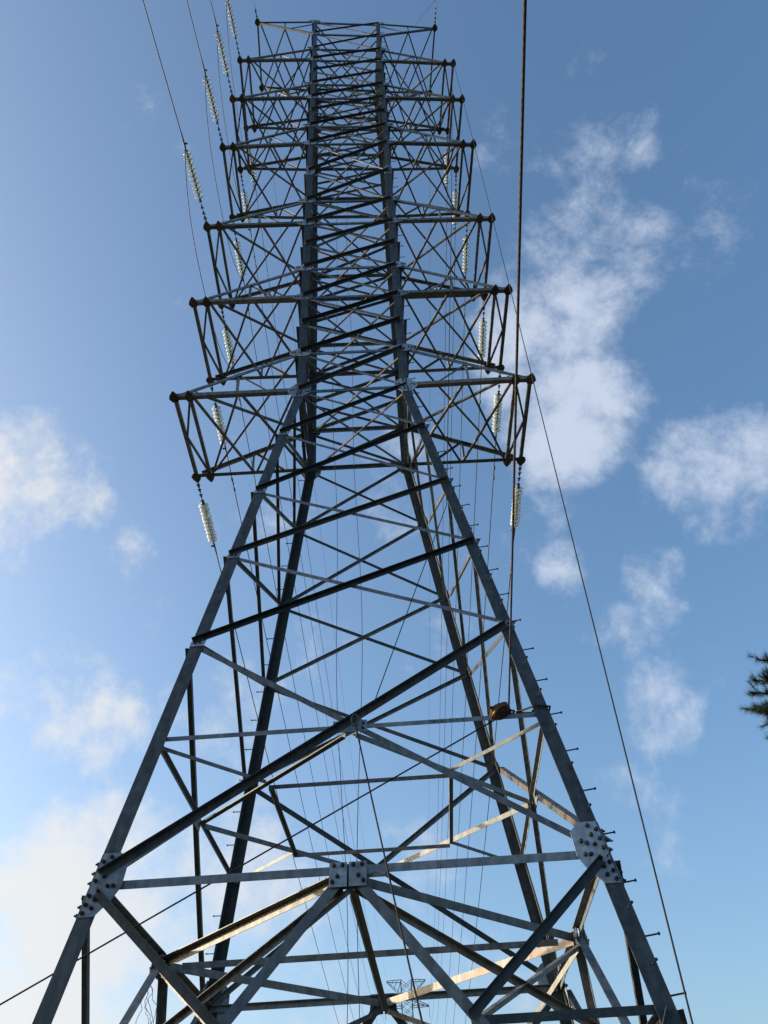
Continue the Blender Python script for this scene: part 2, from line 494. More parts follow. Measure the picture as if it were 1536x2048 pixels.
def fc(k, z): return fp(k, 0, z, -.06)
for k in range(4):
    a, b = fc(k, 0), fc((k + 1) % 4, 0)
    mid = (a + b) / 2
    side = mid if k == 3 else Vector((0, 1, 0))          # the front-left bar turns its level flange outwards
    flat_bar('diaphragm_brace', a, b, .115, M_ARM, side, drop=.02)
flat_bar('diaphragm_tie', fc(3, 0), fc(1, 0), .09, M_ARM, (0, 1, 0), drop=.06, ends=.3)
flat_bar('diaphragm_tie', fc(0, 0), fc(2, 0), .09, M_ARM, (1, 0, 0), drop=.16, ends=.2)
c1 = [fc(k, L1) for k in range(4)]
mids = []
for k in range(4):
    a, b = c1[k], c1[(k + 1) % 4]
    if k == 3:      # this one stands on its level flange, in darker steel, to look unlit
        d = (b - a).normalized(); n = Vector((-d.y, d.x, 0)); n = n if n.dot(a + b) > 0 else -n
        angle('diaphragm_brace', a + d * .1 - Vector((0, 0, .12)), b - d * .1 - Vector((0, 0, .12)), n, (0, 0, 1), .085, .008, M_DIAG)
    else: flat_bar('diaphragm_brace', a, b, .085, M_ARM, Vector((0, 1, 0)), drop=.03)
    mids.append((a + b) / 2)
for k in range(4):
    flat_bar('diaphragm_tie', mids[k], mids[(k + 1) % 4], .065, M_ARM, Vector((0, 1, 0)) if k % 2 else Vector((1, 0, 0)), drop=.12, ends=.0)
    # corner of leg between face k and k+1
    cz = hw(L1) - .05
    cor = rk(U(cz, -cz, L1), k)
    flat_bar('diaphragm_tie', cor, mids[k], .06, M_ARM, Vector((0, 1, 0)), drop=.05, ends=.05)
# hip braces under the first level: face centre -> V of the neighbouring face
for k in range(4):
    for s in (-1, 1):
        A = fp(k, 0, -.10, -.08); kk = (k + s) % 4
        Bp = fp(kk, -s * .986, -1.31, -.06)
        d = (Bp - A).normalized()
        angle('hip_brace', A + d * .1, Bp - d * .05, (0, 0, -1), d.cross(Vector((0, 0, 1))) * s, .08, .007, M_ARM)

# upper body -----------------------------------------------------------
BL = [8.90, 10.02, 10.96, 11.90, 13.00, 13.97, 14.92, 15.98, 17.50, 19.14, 20.25, 21.22, 22.20, 23.22, 24.22, 25.20, 26.17, 27.57, 28.72]
ARM_L = [8.90, 11.90, 14.92, 19.14, 22.20, 25.20]
ARM_U = [10.02, 13.00, 15.98, 20.25, 23.22, 26.17]
for i in range(len(BL) - 1):
    za, zb = BL[i], BL[i + 1]
    w1 = .088 - .018 * i / 17; w2 = .073 - .018 * i / 17
    for k in range(4):
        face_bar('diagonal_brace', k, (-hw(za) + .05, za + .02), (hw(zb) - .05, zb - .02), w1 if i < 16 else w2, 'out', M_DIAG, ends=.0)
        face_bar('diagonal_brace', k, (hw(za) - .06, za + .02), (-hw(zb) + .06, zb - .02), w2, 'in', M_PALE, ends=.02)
HZ = sorted(ARM_L + ARM_U + [27.57, 28.72])
for z in HZ:
    for k in range(4):
        face_bar('horizontal_brace', k, (-hw(z) + .06, z), (hw(z) - .06, z), .085, 'in', M_PALE, layer=-.036, ends=.02)
    h = hw(z) - .12
    flat_bar('plan_brace', U(-h, -h, z), U(h, h, z), .06, M_ARM, (0, 1, 0), drop=.03, ends=0)
    flat_bar('plan_brace', U(h, -h, z), U(-h, h, z), .06, M_ARM, (0, 1, 0), drop=.10, ends=0)

# gussets ---------------------------------------------------------------
def leg_frame(z):            # metres: lateral of the heel at height z (survey units)
    return hw(z) * S
for k in range(4):
    for s in (-1, 1):
        # big plate at the first level
        sl = (W0 - 1) / ZW                 # legs lean in by sl per unit height
        def P(dx, dz):                    # dx inwards from the heel, dz above the level, in metres
            return (s * (W0 * S - sl * dz - dx), ZG + dz)
        poly = [P(.02, .40), P(.24, .40), P(.37, .28), P(.40, -.03), P(.34, -.19), P(.20, -.38), P(.02, -.38)]
        if s > 0: poly = poly[::-1]
        bl = [P(.055, z) for z in (.29, .17, .05, -.13, -.235, -.335)] + [P(.14, z) for z in (.345, .225, .10, -.075, -.18, -.28)] + [P(.23, -.02), P(.30, -.02)]
        if s > 0: bl += [P(.29, .15), P(.23, .12)]
        gusset(k, poly, bl, single=(k in (0, 1, 3)))
        # waist plate
        def Q(dx, dz):
            zz = ZW + dz / S
            return (s * (hw(zz) * S - dx), ZG + ZW * S + dz)
        poly = [Q(.015, .27), Q(.20, .27), Q(.33, .12), Q(.33, -.10), Q(.19, -.28), Q(.015, -.28)]
        arm_side = k in (0, 2)
        if arm_side: poly = [Q(-.02, .24), Q(.16, .26), Q(.34, .12), Q(.34, -.10), Q(.20, -.28), Q(-.02, -.28), Q(-.20, -.05), Q(-.20, .06)]
        if s > 0: poly = poly[::-1]
        gusset(k, poly, [Q(.05, d) for d in (.19, .10, .01, -.09, -.16, -.23)] + [Q(.12, d) for d in (.22, .13, .04, -.06, -.13, -.20)] + [Q(.22, .05), Q(.28, .03), Q(.23, -.07), Q(.29, -.08), Q(-.08, .02), Q(-.14, .0)][:6 if arm_side else 4], single=False, bolt_r=.021)
        # arm level plates
        for z in HZ:
            if z <= ZW: continue
            def T(dx, dz):
                zz = z + dz / S
                return (s * (hw(zz) * S - dx), ZG + z * S + dz)
            if arm_side:
                poly = [T(.0, .15), T(.15, .15), T(.31, .05), T(.31, -.05), T(.18, -.14), T(-.0, -.14), T(-.21, -.05), T(-.21, .05)]
                bl = [T(-.15, .0), T(-.08, .01), T(.25, 0), T(.18, .01), T(.09, .09), T(.09, -.08), T(.04, .0)]
            else:
                poly = [T(.01, .10), T(.15, .10), T(.25, .03), T(.25, -.04), T(.15, -.10), T(.01, -.10)]
                bl = [T(.20, 0), T(.15, .01), T(.08, .06), T(.08, -.05)]
            if s > 0: poly = poly[::-1]
            gusset(k, poly, bl, single=False, bolt_r=.02)
        # leg splice plates
        def T2(dx, dz):
            zz = 17.52 + dz / S
            return (s * (hw(zz) * S - dx), ZG + 17.52 * S + dz)
        poly = [T2(.015, .30), T2(.16, .30), T2(.26, .10), T2(.26, -.10), T2(.17, -.30), T2(.015, -.30)]
        if s > 0: poly = poly[::-1]
        gusset(k, poly, [T2(.05, d) for d in (.22, .10, -.10, -.22)] + [T2(.12, d) for d in (.22, .10, -.10, -.22)], single=False, bolt_r=.015)
    # centre plates of the first level: two halves with an open seam
    for s in (-1, 1):
        poly = [(s * .012, ZG + .085), (s * .225, ZG + .085), (s * .225, ZG - .215), (s * .012, ZG - .215)]
        if s > 0: poly = poly[::-1]
        gusset(k, poly, [(s * .065, ZG + .045), (s * .17, ZG + .045), (s * .125, ZG - .09), (s * .185, ZG - .155)], single=(k == 0))
    m = MB(); pl = [(-.20, ZG + .07), (.20, ZG + .07), (.24, ZG - .20), (-.24, ZG - .20)]
    m.prism([rk(Vector((x, -W0 * S + .085, z)), k) for x, z in pl], -fn(k), .012)
    m.build('gusset_plate', M_LEG, tower, True)
    # plate behind the crossing of the big X
    zc = ZG + L1 * S
    poly = [(-.24, zc + .09), (.24, zc + .09), (.24, zc - .10), (-.24, zc - .10)]
    gusset(k, poly, [(-.17, zc + .04), (-.19, zc - .04), (.19, zc + .03), (.18, zc - .05)], off=-.012, thick=.010, single=False, bolt_r=.02)
    # node plates on the leg at the lower X joints
    for z in LV[1:5]:
        for s in (-1, 1):
            def T3(dx, dz):
                zz = z + dz / S
                return (s * (hw(zz) * S - dx), ZG + z * S + dz)
            poly = [T3(-.0, .05), T3(.20, .07), T3(.22, -.05), T3(.0, -.06)]
            if s > 0: poly = poly[::-1]
            gusset(k, poly, [T3(.06, .0), T3(.14, .01)], single=False, off=.002)

# step bolts on two legs ---------------------------------------------------
m = MB(); m.tube((0, 0, -.02), (0, 0, .165), .0095, n=6); m.ring([(0, 0, .160), (0, 0, .178)], (0, 0, 1), [.018, .018], 6)
ME_STEP = bpy.data.meshes.new('step_bolt'); ME_STEP.from_pydata([tuple(v) for v in m.v], [], m.f); ME_STEP.materials.append(M_BOLT)
def step(p, n):
    q = Vector(n).to_track_quat('Z', 'Y').to_matrix().to_4x4()
    share('step_bolt', ME_STEP, tower, Matrix.Translation(twist(p)) @ q)
z = -3.6 + .03
while z < 28.3:
    p = U(hw(z), -hw(z), z); step(p + Vector((0, .055, 0)), (1, -.06, .12))
    z2 = z + .235; p = U(hw(z2), -hw(z2), z2); step(p + Vector((-.055, 0, 0)), (.02, -1, .02))
    if z < 16:
        p = U(-hw(z), hw(z), z); step(p + Vector((0, -.055, 0)), (-1, .02, .02))
        p = U(-hw(z2), hw(z2), z2); step(p + Vector((.055, 0, 0)), (-.02, 1, .02))
    z += .47

# crossarms -------------------------------------------------------------
ARM_X = [3.19, 3.21, 3.25, 3.30, 3.31, 3.34]
ARM_D = [1.01, 1.00, 1.03, .99, 1.04, 1.05]
ORD = ['lowest', 'second lowest', 'third lowest', 'fourth lowest', 'fifth lowest', 'sixth lowest', 'topmost']
M_TIP = steel('rusty_tip_plate', (.045, .045, .045), (.085, .08, .072), russet=.5)
TIPS = {}
def tip_plate(parent, c, sy, r=.15, lug=True):
    m = MB()
    pl = [(-r, .10 * sy), (-r * .55, -.12 * sy), (r * .55, -.12 * sy), (r, .10 * sy)]
    pl = [(-.5 * r, -.10 * sy), (-r, .0), (-r * .8, .10 * sy), (-.02, .22 * sy), (.02, .22 * sy), (r * .8, .10 * sy), (r, .0), (.5 * r, -.10 * sy)] if lug else [(r * math.cos(t * math.pi / 4 + .39), r * math.sin(t * math.pi / 4 + .39)) for t in range(8)]
    poly = [c + Vector((x, y, -.012)) for x, y in pl]
    area = sum(poly[i].x * poly[(i + 1) % len(poly)].y - poly[(i + 1) % len(poly)].x * poly[i].y for i in range(len(poly)))
    if area < 0: poly = poly[::-1]
    m.prism(poly, (0, 0, -1), .014)
    o = m.build('tip_plate', M_TIP, parent, True)
    mb = MB()
    for x, y in ((-r * .6, .0), (r * .6, .0), (0, .06 * sy), (-r * .25, -.06 * sy), (r * .25, -.06 * sy)):
        p = c + Vector((x, y, -.024)); mb.ring([p, p + Vector((0, 0, -.022))], (0, 0, -1), [.013, .013], 6)
    tag(mb.build('bolt', M_BOLT, o, True), kind='stuff')
    return o

for i in range(6):
    zl, zu, X, D = ARM_L[i], ARM_U[i], ARM_X[i], ARM_D[i]
    for s in (-1, 1):
        arm = empty('crossarm', parent=tower)
        tag(arm, '%s %s steel lattice crossarm' % (ORD[i], 'left' if s < 0 else 'right'))
        xi, xm = X - .27, 2.06
        wl, wu, wb = .11, .088, .055
        def lerp_y(x, z0):                       # half depth of the arm along its length
            h = hw(z0); t = (x - h) / (X - h); return h + (D - h) * t
        dT = [U(s * X, 0, zl), ]
        for sy in (-1, 1):
            hb = hw(zl)
            # lower chord: vertical flange on the outer face, level flange turned inwards at the bottom
            A = U(s * (hb + .02), sy * hb, zl); B = U(s * X, sy * D, zl)
            d = (B - A).normalized()
            angle('lower_chord', A, B + d * .10, (0, 0, 1), (0, -sy, 0), wl, .009, M_ARM, arm)
            hu = hw(zu)
            A2 = U(s * (hu + .02), sy * hu, zu); B2 = U(s * (X - .10), sy * D, zl) + Vector((0, 0, .12))
            A2.y -= sy * .012; B2.y -= sy * .012
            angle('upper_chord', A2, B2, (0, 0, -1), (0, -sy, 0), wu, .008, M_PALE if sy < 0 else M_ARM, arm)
            # post and strut in the vertical face
            yo = -sy * .03
            f = (xm - hu) / (X - .10 - hu)
            pm = A2.lerp(B2, f); pl = U(s * xm, sy * lerp_y(xm, zl), zl)
            top = Vector((pm.x, pm.y + yo, pm.z + .05)); bot = Vector((pl.x, top.y, pl.z + .02))
            angle('post', bot, top, (s, 0, 0), (0, -sy, 0), .06, .006, M_PALE, arm)
            e = U(s * (hb + .45), sy * lerp_y(hb + .45, zl), zl); e.y = top.y - sy * .012; e.z += .05
            angle('strut', Vector((pm.x, e.y, pm.z - .02)), e, (0, 0, -1), (0, -sy, 0), .05, .005, M_ARM, arm)
            TIPS[(i, s, sy)] = twist(U(s * X, sy * D, zl))
            tip_plate(arm, U(s * X, sy * (D - .04), zl), sy, .125)
            tip_plate(arm, U(s * xi, sy * (D - .04), zl), sy, .115)
        zz = zl * S + ZG
        def bp_(x, sy, dz=0.0, inset=.05):
            p = U(s * x, sy * lerp_y(x, zl), zl); p.y -= sy * inset; p.z += dz; return p
        def bar(name, a, b, w, dz, mat=M_ARM):
            a = Vector(a); b = Vector(b); a.z += dz; b.z += dz
            d = (b - a).normalized(); n = Vector((-d.y, d.x, 0)).normalized()
            if n.x * s < 0: n = -n
            angle(name, a - n * w / 2, b - n * w / 2, n, (0, 0, 1), w, .006, mat, arm)
        # end frame
        bar('end_bar', bp_(X, -1), bp_(X, 1), .085, .012)
        bar('end_bar', bp_(xi, -1), bp_(xi, 1), .075, .012)
        e = (bp_(X, -1) + bp_(X, 1)) / 2; e.x -= s * .03
        bar('end_brace', bp_(xi, -1), e, .05, .024); bar('end_brace', e, bp_(xi, 1), .05, .032)
        # bottom plane
        hb = hw(zl)
        bar('bottom_brace', bp_(xi - .05, -1), bp_(xm, 1), wb, .012)
        bar('bottom_brace', bp_(xm, -1), bp_(xi - .05, 1), wb, .022)
        bar('bottom_brace', bp_(xm - .06, -1), bp_(hb + .05, 1), wb, .012)
        bar('bottom_brace', bp_(hb + .05, -1), bp_(xm - .06, 1), wb, .022)
        # top plane
        hu = hw(zu)
        f0 = U(s * (X - .35), -D + .04, zl) + Vector((0, 0, .20)); b0 = U(s * (X - .35), D - .04, zl) + Vector((0, 0, .20))
        bar('top_brace', f0, U(s * (hu + .03), hu - .05, zu), wb, -.06)
        bar('top_brace', b0, U(s * (hu + .03), -hu + .05, zu), wb, -.075)

# earth wire arms at the top: level top chord, lower chord rising to the tip
ZE, ZEL, XE, DE = 28.72, 27.57, 3.03, 1.06
for s in (-1, 1):
    arm = empty('earth_wire_crossarm', parent=tower)
    tag(arm, 'topmost %s crossarm that carries the earth wire' % ('left' if s < 0 else 'right'))
    h1, h2 = hw(ZE), hw(ZEL)
    for sy in (-1, 1):
        A = U(s * (h1 + .02), sy * h1, ZE); B = U(s * XE, sy * DE, ZE)
        angle('upper_chord', A, B, (0, 0, -1), (0, -sy, 0), .07, .007, M_ARM, arm)
        A2 = U(s * (h2 + .02), sy * h2, ZEL); B2 = U(s * (XE - .03), sy * DE, ZE) - Vector((0, sy * .01, .08))
        A2.y -= sy * .01
        angle('lower_chord', A2, B2, (0, 0, 1), (0, -sy, 0), .08, .007, M_ARM, arm)
        TIPS[(6, s, sy)] = twist(U(s * XE, sy * DE, ZE))
        tip_plate(arm, U(s * XE, sy * (DE - .03), ZE) - Vector((0, 0, .05)), sy, .13)
        xm = 2.08
        pm = A2.lerp(B2, .5); q = Vector((pm.x, pm.y - sy * .03, ZE * S + ZG - .01))
        angle('post', Vector((pm.x, q.y, pm.z)), q, (s, 0, 0), (0, -sy, 0), .05, .005, M_ARM, arm)
        angle('strut', Vector((pm.x, q.y - sy * .012, pm.z)), U(s * (h1 + .05), 0, ZE) + Vector((0, q.y - sy * .012, -.03)), (0, 0, -1), (0, -sy, 0), .045, .005, M_ARM, arm)
    def lo(x, sy):
        t = (x - h2) / (XE - h2); return U(s * x, sy * (h2 + (DE - h2) * t), ZEL + (ZE - ZEL) * t - .03) - Vector((0, sy * .05, 0))
    def bar(name, a, b, w, dz, mat=M_ARM):
        a = Vector(a); b = Vector(b); a.z += dz; b.z += dz
        d = (b - a).normalized(); n = Vector((-d.y, d.x, 0)).normalized()
        angle(name, a - n * w / 2, b - n * w / 2, n, (0, 0, 1), w, .006, mat, arm)
    bar('end_bar', lo(XE, -1), lo(XE, 1), .07, 0)
    xm = 2.08
    bar('bottom_brace', lo(XE - .1, -1), lo(xm, 1), .055, .012); bar('bottom_brace', lo(xm, -1), lo(XE - .1, 1), .055, .024)
    bar('bottom_brace', lo(xm, -1), lo(h2 + .1, 1), .055, .012); bar('bottom_brace', lo(h2 + .1, -1), lo(xm, 1), .055, .024)

# handwriting on the secondary horizontal --------------------------------
def marking(txt, p, xdir, ydir, size, parent):
    cu = bpy.data.curves.new('marking', 'FONT'); cu.body = txt; cu.size = size; cu.space_character = 1.25
    cu.align_x = 'CENTER'; cu.align_y = 'CENTER'; cu.materials.append(M_MARK); cu.offset = .001
    tmp = bpy.data.objects.new('marking', cu); COL.objects.link(tmp)
    me = bpy.data.meshes.new_from_object(tmp); bpy.data.objects.remove(tmp)
    o = bpy.data.objects.new('marking', me); COL.objects.link(o); o.parent = parent
    x = Vector(xdir).normalized(); zn = x.cross(Vector(ydir)).normalized(); y = zn.cross(x)
    o.matrix_basis = Matrix(((x.x, y.x, zn.x, p.x), (x.y, y.y, zn.y, p.y), (x.z, y.z, zn.z, p.z), (0, 0, 0, 1)))
    return o
pA = twist(fp(0, 1.02, L1, -.032)); pB = twist(fp(0, 1.32, L1, -.032))
marking('MC-333 G1-43 0', twist(fp(0, 1.06, L1, -.034)), pB - pA, (0, 0, 1), .05, MARKED)

# ------------------------------------------------------------------ insulators, wires
def lathe(profile, n=20):
    m = MB()
    vs = []; fs = []
    for (r, z) in profile:
        for k in range(n):
            t = 2 * math.pi * k / n; vs.append((r * math.cos(t), r * math.sin(t), z))
    for i in range(len(profile) - 1):
        for k in range(n):
            fs.append((i * n + k, i * n + (k + 1) % n, (i + 1) * n + (k + 1) % n, (i + 1) * n + k))
    m.add(vs, fs); return m
def mesh_of(m, name, mat, smooth=True):
    me = bpy.data.meshes.new(name); me.from_pydata([tuple(v) for v in m.v], [], m.f); me.materials.append(mat)
    if smooth:
        for p in me.polygons: p.use_smooth = True
    return me
ME_DISC = mesh_of(lathe([(.035, .012), (.07, .016), (.105, .030), (.128, .052), (.134, .060), (.128, .063), (.112, .044), (.098, .040), (.092, .062), (.084, .062), (.08, .036), (.062, .034), (.056, .058), (.048, .058), (.044, .03), (.030, .03), (.030, .012), (.035, .012)]), 'disc', M_GLASS)
cm = lathe([(.001, -.052), (.022, -.05), (.044, -.035), (.047, .012), (.032, .016), (.012, .03), (.012, .095), (.001, .096)], 12)
ME_CAP = mesh_of(cm, 'cap', M_FIT)
PITCH = .138
def frame_along(p, d):
    q = Vector(d).to_track_quat('Z', 'Y').to_matrix().to_4x4()
    return Matrix.Translation(p) @ q

def chain_mesh(l0, l1, shackles, rod=.013):
    m = MB()
    m.tube((0, 0, l0), (0, 0, l1), rod, n=8)
    for z in shackles:
        m.box((0, 0, z), (.09, 0, 0), (0, .022, 0), (0, 0, .028))
        m.box((0, 0, z + .04), (.045, 0, 0), (0, .03, 0), (0, 0, .07))
    return m
GROUP_B = 'glass insulator strings tied to the crossarm ends'
def insulator(tip, d, label, lead=.72):
    """string from a crossarm tip along d; returns the clamp end"""
    d = Vector(d).normalized()
    root = empty('insulator_string')
    tag(root, label, 'insulator', GROUP_B)
    root.matrix_basis = frame_along(tip, d)
    lk = chain_mesh(.03, lead - .05, (.10, .24, .42, lead - .10)).build('link', M_FIT, root)
    # open shackle ring at the tip
    m = MB()
    for t in range(10):
        a0 = 2 * math.pi * t / 10; a1 = 2 * math.pi * (t + 1) / 10
        m.tube((.032 * math.sin(a0), 0, .04 + .055 * math.cos(a0)), (.032 * math.sin(a1), 0, .04 + .055 * math.cos(a1)), .010, n=6)
    m.build('shackle', M_FIT, root)
    for k in range(10):
        o = share('disc', ME_DISC, root, Matrix.Translation((0, 0, lead + k * PITCH)))
        share('cap', ME_CAP, o, Matrix.Identity(4))
    e = lead + 9 * PITCH + .10
    m = MB(); m.tube((0, 0, e - .03), (0, 0, e + .55), .017, n=8); m.box((0, 0, e + .03), (.10, 0, 0), (0, .022, 0), (0, 0, .028)); m.tube((0, 0, e + .12), (0, 0, e + .50), .028, .02, n=8)
    m.box((.04, 0, e + .22), (.10, 0, 0), (0, .03, 0), (0, 0, .045))
    m.build('clamp', M_FIT, root)
    return Vector(tip) + d * (e + .50)

def curve(name, pts, r, mat, smooth=True, n=6):
    """a round cable swept along pts"""
    pts = [Vector(p) for p in pts]
    vs = []; fs = []
    d = (pts[1] - pts[0]).normalized(); u = d.orthogonal().normalized()
    for i, p in enumerate(pts):
        d = (pts[min(i + 1, len(pts) - 1)] - pts[max(i - 1, 0)]).normalized()
        u = (u - d * u.dot(d)).normalized(); w = d.cross(u)
        for k in range(n):
            t = 2 * math.pi * k / n; vs.append(p + (u * math.cos(t) + w * math.sin(t)) * r)
        if i:
            b = (i - 1) * n
            for k in range(n): fs.append((b + k, b + (k + 1) % n, b + n + (k + 1) % n, b + n + k))
    fs.append(tuple(reversed(range(n)))); fs.append(tuple(len(vs) - n + k for k in range(n)))
    return obj(name, vs, fs, mat, smooth=smooth)

def sag(a, b, s, n=40, power=1.6):
    a = Vector(a); b = Vector(b); out = []
    for i in range(n + 1):
        t = (i / n) ** power
        p = a.lerp(b, t); p.z -= 4 * s * t * (1 - t); out.append(p)
    return out

def damper(wire, p, d):
    d = Vector(d).normalized(); m = MB()
    c = Vector(p) + Vector((0, 0, -.07))
    m.box(Vector(p) + Vector((0, 0, -.03)), (.03, 0, 0), d * .05, (0, 0, .09))
    m.tube(c - d * .22, c + d * .22, .008, n=6)
    for s in (-1, 1): m.ring([c + d * s * .13, c + d * s * .26], d * s, [.026, .034], 8)
    m.build('vibration_damper', M_FIT, wire)

FAR = Vector((3.97 * S, 133.6 * S, 0))                    # foot of the next tower along the line
FAR_TOP = 31.75 * S + ZG
FAR_DZ = FAR_TOP - (28.75 * S + ZG)
SIDE = {-1: 'left', 1: 'right'}
for i in range(6):
    for s in (-1, 1):
        tip = TIPS[(i, s, 1)] + Vector((0, .16, -.02))
        far = Vector((FAR.x + s * ARM_X[i] * S, FAR.y - 1.4, ARM_L[i] * S + ZG + FAR_DZ))
        d = (far - tip); d.z -= 4 * 4.6; d.normalize()
        if s < 0: d = (d + Vector((.012, 0, 0))).normalized()
        end = insulator(tip, d, 'glass insulator string behind the %s tip of the %s crossarm' % (SIDE[s], ORD[i]))
        w = curve('conductor_wire', sag(end - d * .05, far, 4.6, 60, 1.5), .0155, M_WIRE)
        tag(w, 'conductor wire running back from the %s end of the %s crossarm' % (SIDE[s], ORD[i]), 'wire', 'conductors of the line')
        damper(w, end + d * 1.1, d)
        if s < 0 and i >= 2:
            # the front span is already strung on the upper left arms
            tf = TIPS[(i, s, -1)] + Vector((0, -.16, -.02))
            df = Vector((-.10, -1, .0 + .012 * (i - 2))).normalized()
            ef = insulator(tf, df, 'glass insulator string in front of the left tip of the %s crossarm' % ORD[i])
            b = ef + Vector((df.x * 170, -170, 3))
            wf = curve('conductor_wire', sag(ef - df * .05, b, 2.2, 60, 1.7), .0155, M_WIRE)
            tag(wf, 'conductor wire leaving the left end of the %s crossarm towards the viewer' % ORD[i], 'wire', 'conductors of the line')
            # jumper loop under the arm
            pts = []
            a0 = ef - df * .35; a1 = end - d * .3
            for q in range(31):
                t = q / 30; p = a0.lerp(a1, t); p.z -= 1.15 * (1 - (2 * t - 1) ** 4) ; p.x -= .12 * math.sin(math.pi * t); pts.append(p)
            tag(curve('jumper_cable', pts, .012, M_WIRE), 'slack jumper loop under the left end of the %s crossarm' % ORD[i], 'cable', 'jumper loops on the left side')

# earth wires
for s in (-1, 1):
    tip = TIPS[(6, s, 1)] + Vector((0, .15, -.05))
    far = Vector((FAR.x + s * XE * S, FAR.y - 1.2, FAR_TOP))
    d = (far - tip); d.z -= 4 * 3.4; d.normalize()
    w = curve('earth_wire', sag(tip, far, 3.4, 60, 1.5), .008, M_WIRE)
    tag(w, 'thin earth wire running back from the %s end of the topmost crossarm' % SIDE[s], 'wire', 'earth wires')
    m = chain_mesh(0, .5, (.08, .22, .40)); o = m.build('end_fitting', M_FIT, w); o.matrix_basis = frame_along(tip, d)
tf = TIPS[(6, 1, -1)] + Vector((0, -.15, -.05))
df = Vector((.02, -1, .02)).normalized()
w = curve('earth_wire', sag(tf, tf + Vector((3, -170, 6)), 2, 60, 1.7), .009, M_WIRE)
tag(w, 'thin earth wire leaving the right end of the topmost crossarm towards the viewer', 'wire', 'earth wires')
m = chain_mesh(0, .8, (.08, .22, .40, .6)); o = m.build('end_fitting', M_FIT, w); o.matrix_basis = frame_along(tf, df)
tl = curve('tie_line', [tf + df * 1.0, TIPS[(6, 1, -1)] + Vector((-.95, .0, .05))], .005, M_ROPE)
tag(tl, 'thin diagonal tie line above the right end of the topmost crossarm', 'rope')
tf = TIPS[(6, -1, -1)] + Vector((0, -.13, -.04))
st = empty('earth_wire_stub'); tag(st, 'short broken fitting with two loose strands on the topmost left crossarm tip', 'fitting')
m = chain_mesh(0, .34, (.08, .22, .30)); o = m.build('fitting', M_FIT, st); o.matrix_basis = frame_along(tf, Vector((-.12, -1, .05)))
for dx in (-.10, .12):
    p0 = tf + Vector((-.04, -.34, .02)); o = curve('strand', [p0, p0 + Vector((dx * .3, -.2, .02)), p0 + Vector((dx, -.55, .0))], .005, M_WIRE); o.parent = st

# ------------------------------------------------------------------ ropes and pulley
PUL = U(1.497, -2.30, 1.625)
DR1 = (U(1.028, -8.948, 1.919) - PUL)
DR2 = (U(-3.204, -2.109, -.857) - PUL)
n1 = DR1.normalized(); n2 = DR2.normalized()
ax = n1.cross(n2).normalized()
out = -(n1 + n2).normalized()                       # from the ropes' elbow towards the anchor
pb = empty('pulley_block', PUL); tag(pb, 'rust red rope pulley block lashed to the front right leg', 'pulley')
pm_ = Matrix.Identity(4)
xx = out; zz_ = ax; yy = zz_.cross(xx)
pm_ = Matrix(((xx.x, yy.x, zz_.x, PUL.x), (xx.y, yy.y, zz_.y, PUL.y), (xx.z, yy.z, zz_.z, PUL.z), (0, 0, 0, 1)))
pb.matrix_basis = pm_ @ Matrix.Scale(.9, 4)
m = lathe([(.03, -.03), (.17, -.034), (.175, -.030), (.15, -.012), (.15, .012), (.175, .030), (.17, .034), (.03, .03), (.03, -.03)], 28)
m.build('sheave', M_PULLEY2, pb, smooth=True)
for sz in (-1, 1):
    m = MB(); pts = []
    for t in range(20):
        a = 2 * math.pi * t / 20; r = .20
        x = r * math.cos(a); y = .135 * math.sin(a)
        pts.append(Vector((x + .03, y, .052 * sz - .006)))
    m.prism(pts, (0, 0, 1), .012); m.box((.04, 0, .064 * sz), (.50, 0, 0), (0, .05, 0), (0, 0, .012)); m.ring([(0, 0, .05 * sz), (0, 0, .085 * sz)], (0, 0, sz), [.035, .03], 8)
    m.build('cheek_plate', M_PULLEY, pb)
m = MB(); m.tube((.27, 0, -.06), (.27, 0, .06), .018, n=8)
for t in range(12):
    a0 = 2 * math.pi * t / 12; a1 = 2 * math.pi * (t + 1) / 12
    m.tube((.33 + .055 * math.cos(a0), .045 * math.sin(a0), 0), (.33 + .055 * math.cos(a1), .045 * math.sin(a1), 0), .014, n=6)
    m.tube((.41 + .045 * math.cos(a0), 0, .035 * math.sin(a0)), (.41 + .045 * math.cos(a1), 0, .035 * math.sin(a1)), .012, n=6)
m.build('shackle', M_FIT, pb)
# lashing from the shackle around the leg
hk = pm_ @ Vector((.43, 0, 0))
lz = 1.66
cor = twist(U(hw(lz), -hw(lz), lz))
loop = [hk + Vector((0, 0, .01)), hk.lerp(cor, .5) + Vector((0, -.05, .03)), cor + Vector((-.2, -.025, .04)), cor + Vector((.025, -.025, .01)), cor + Vector((.025, .22, -.01)), cor + Vector((-.03, .24, 0)), cor + Vector((-.22, .05, .0)), hk.lerp(cor, .5) + Vector((0, .03, -.02)), hk]
tag(curve('lashing_rope', loop, .016, M_ROPE), 'doubled wire sling holding the pulley to the front right leg', 'rope')
r_s = .155
a1 = PUL + out * -.0 + (n1 - n2).normalized() * .0
s1 = (PUL + n1.cross(ax).normalized() * r_s * (1 if n1.cross(ax).dot(out) > 0 else -1))
s2 = (PUL + n2.cross(ax).normalized() * r_s * (1 if n2.cross(ax).dot(out) > 0 else -1))
n1 = (U(1.028, -8.948, 1.919) - s1).normalized()
tag(curve('hoisting_rope', [s1 + n1 * .5 * i for i in range(73)], .0125, M_HAUL), 'thick dark hauling rope rising from the pulley past the right crossarm ends', 'rope')
tag(curve('winch_rope', [s2, s2 + DR2, s2 + DR2 * 2.27], .0105, M_ROPE), 'rope slanting from the pulley down past the left leg to the ground', 'rope')
m = MB(); e = s2 + DR2 * 2.27; m.tube(e + Vector((0, 0, -.5)), e + Vector((-.08, 0, .25)), .03, .025, 8)
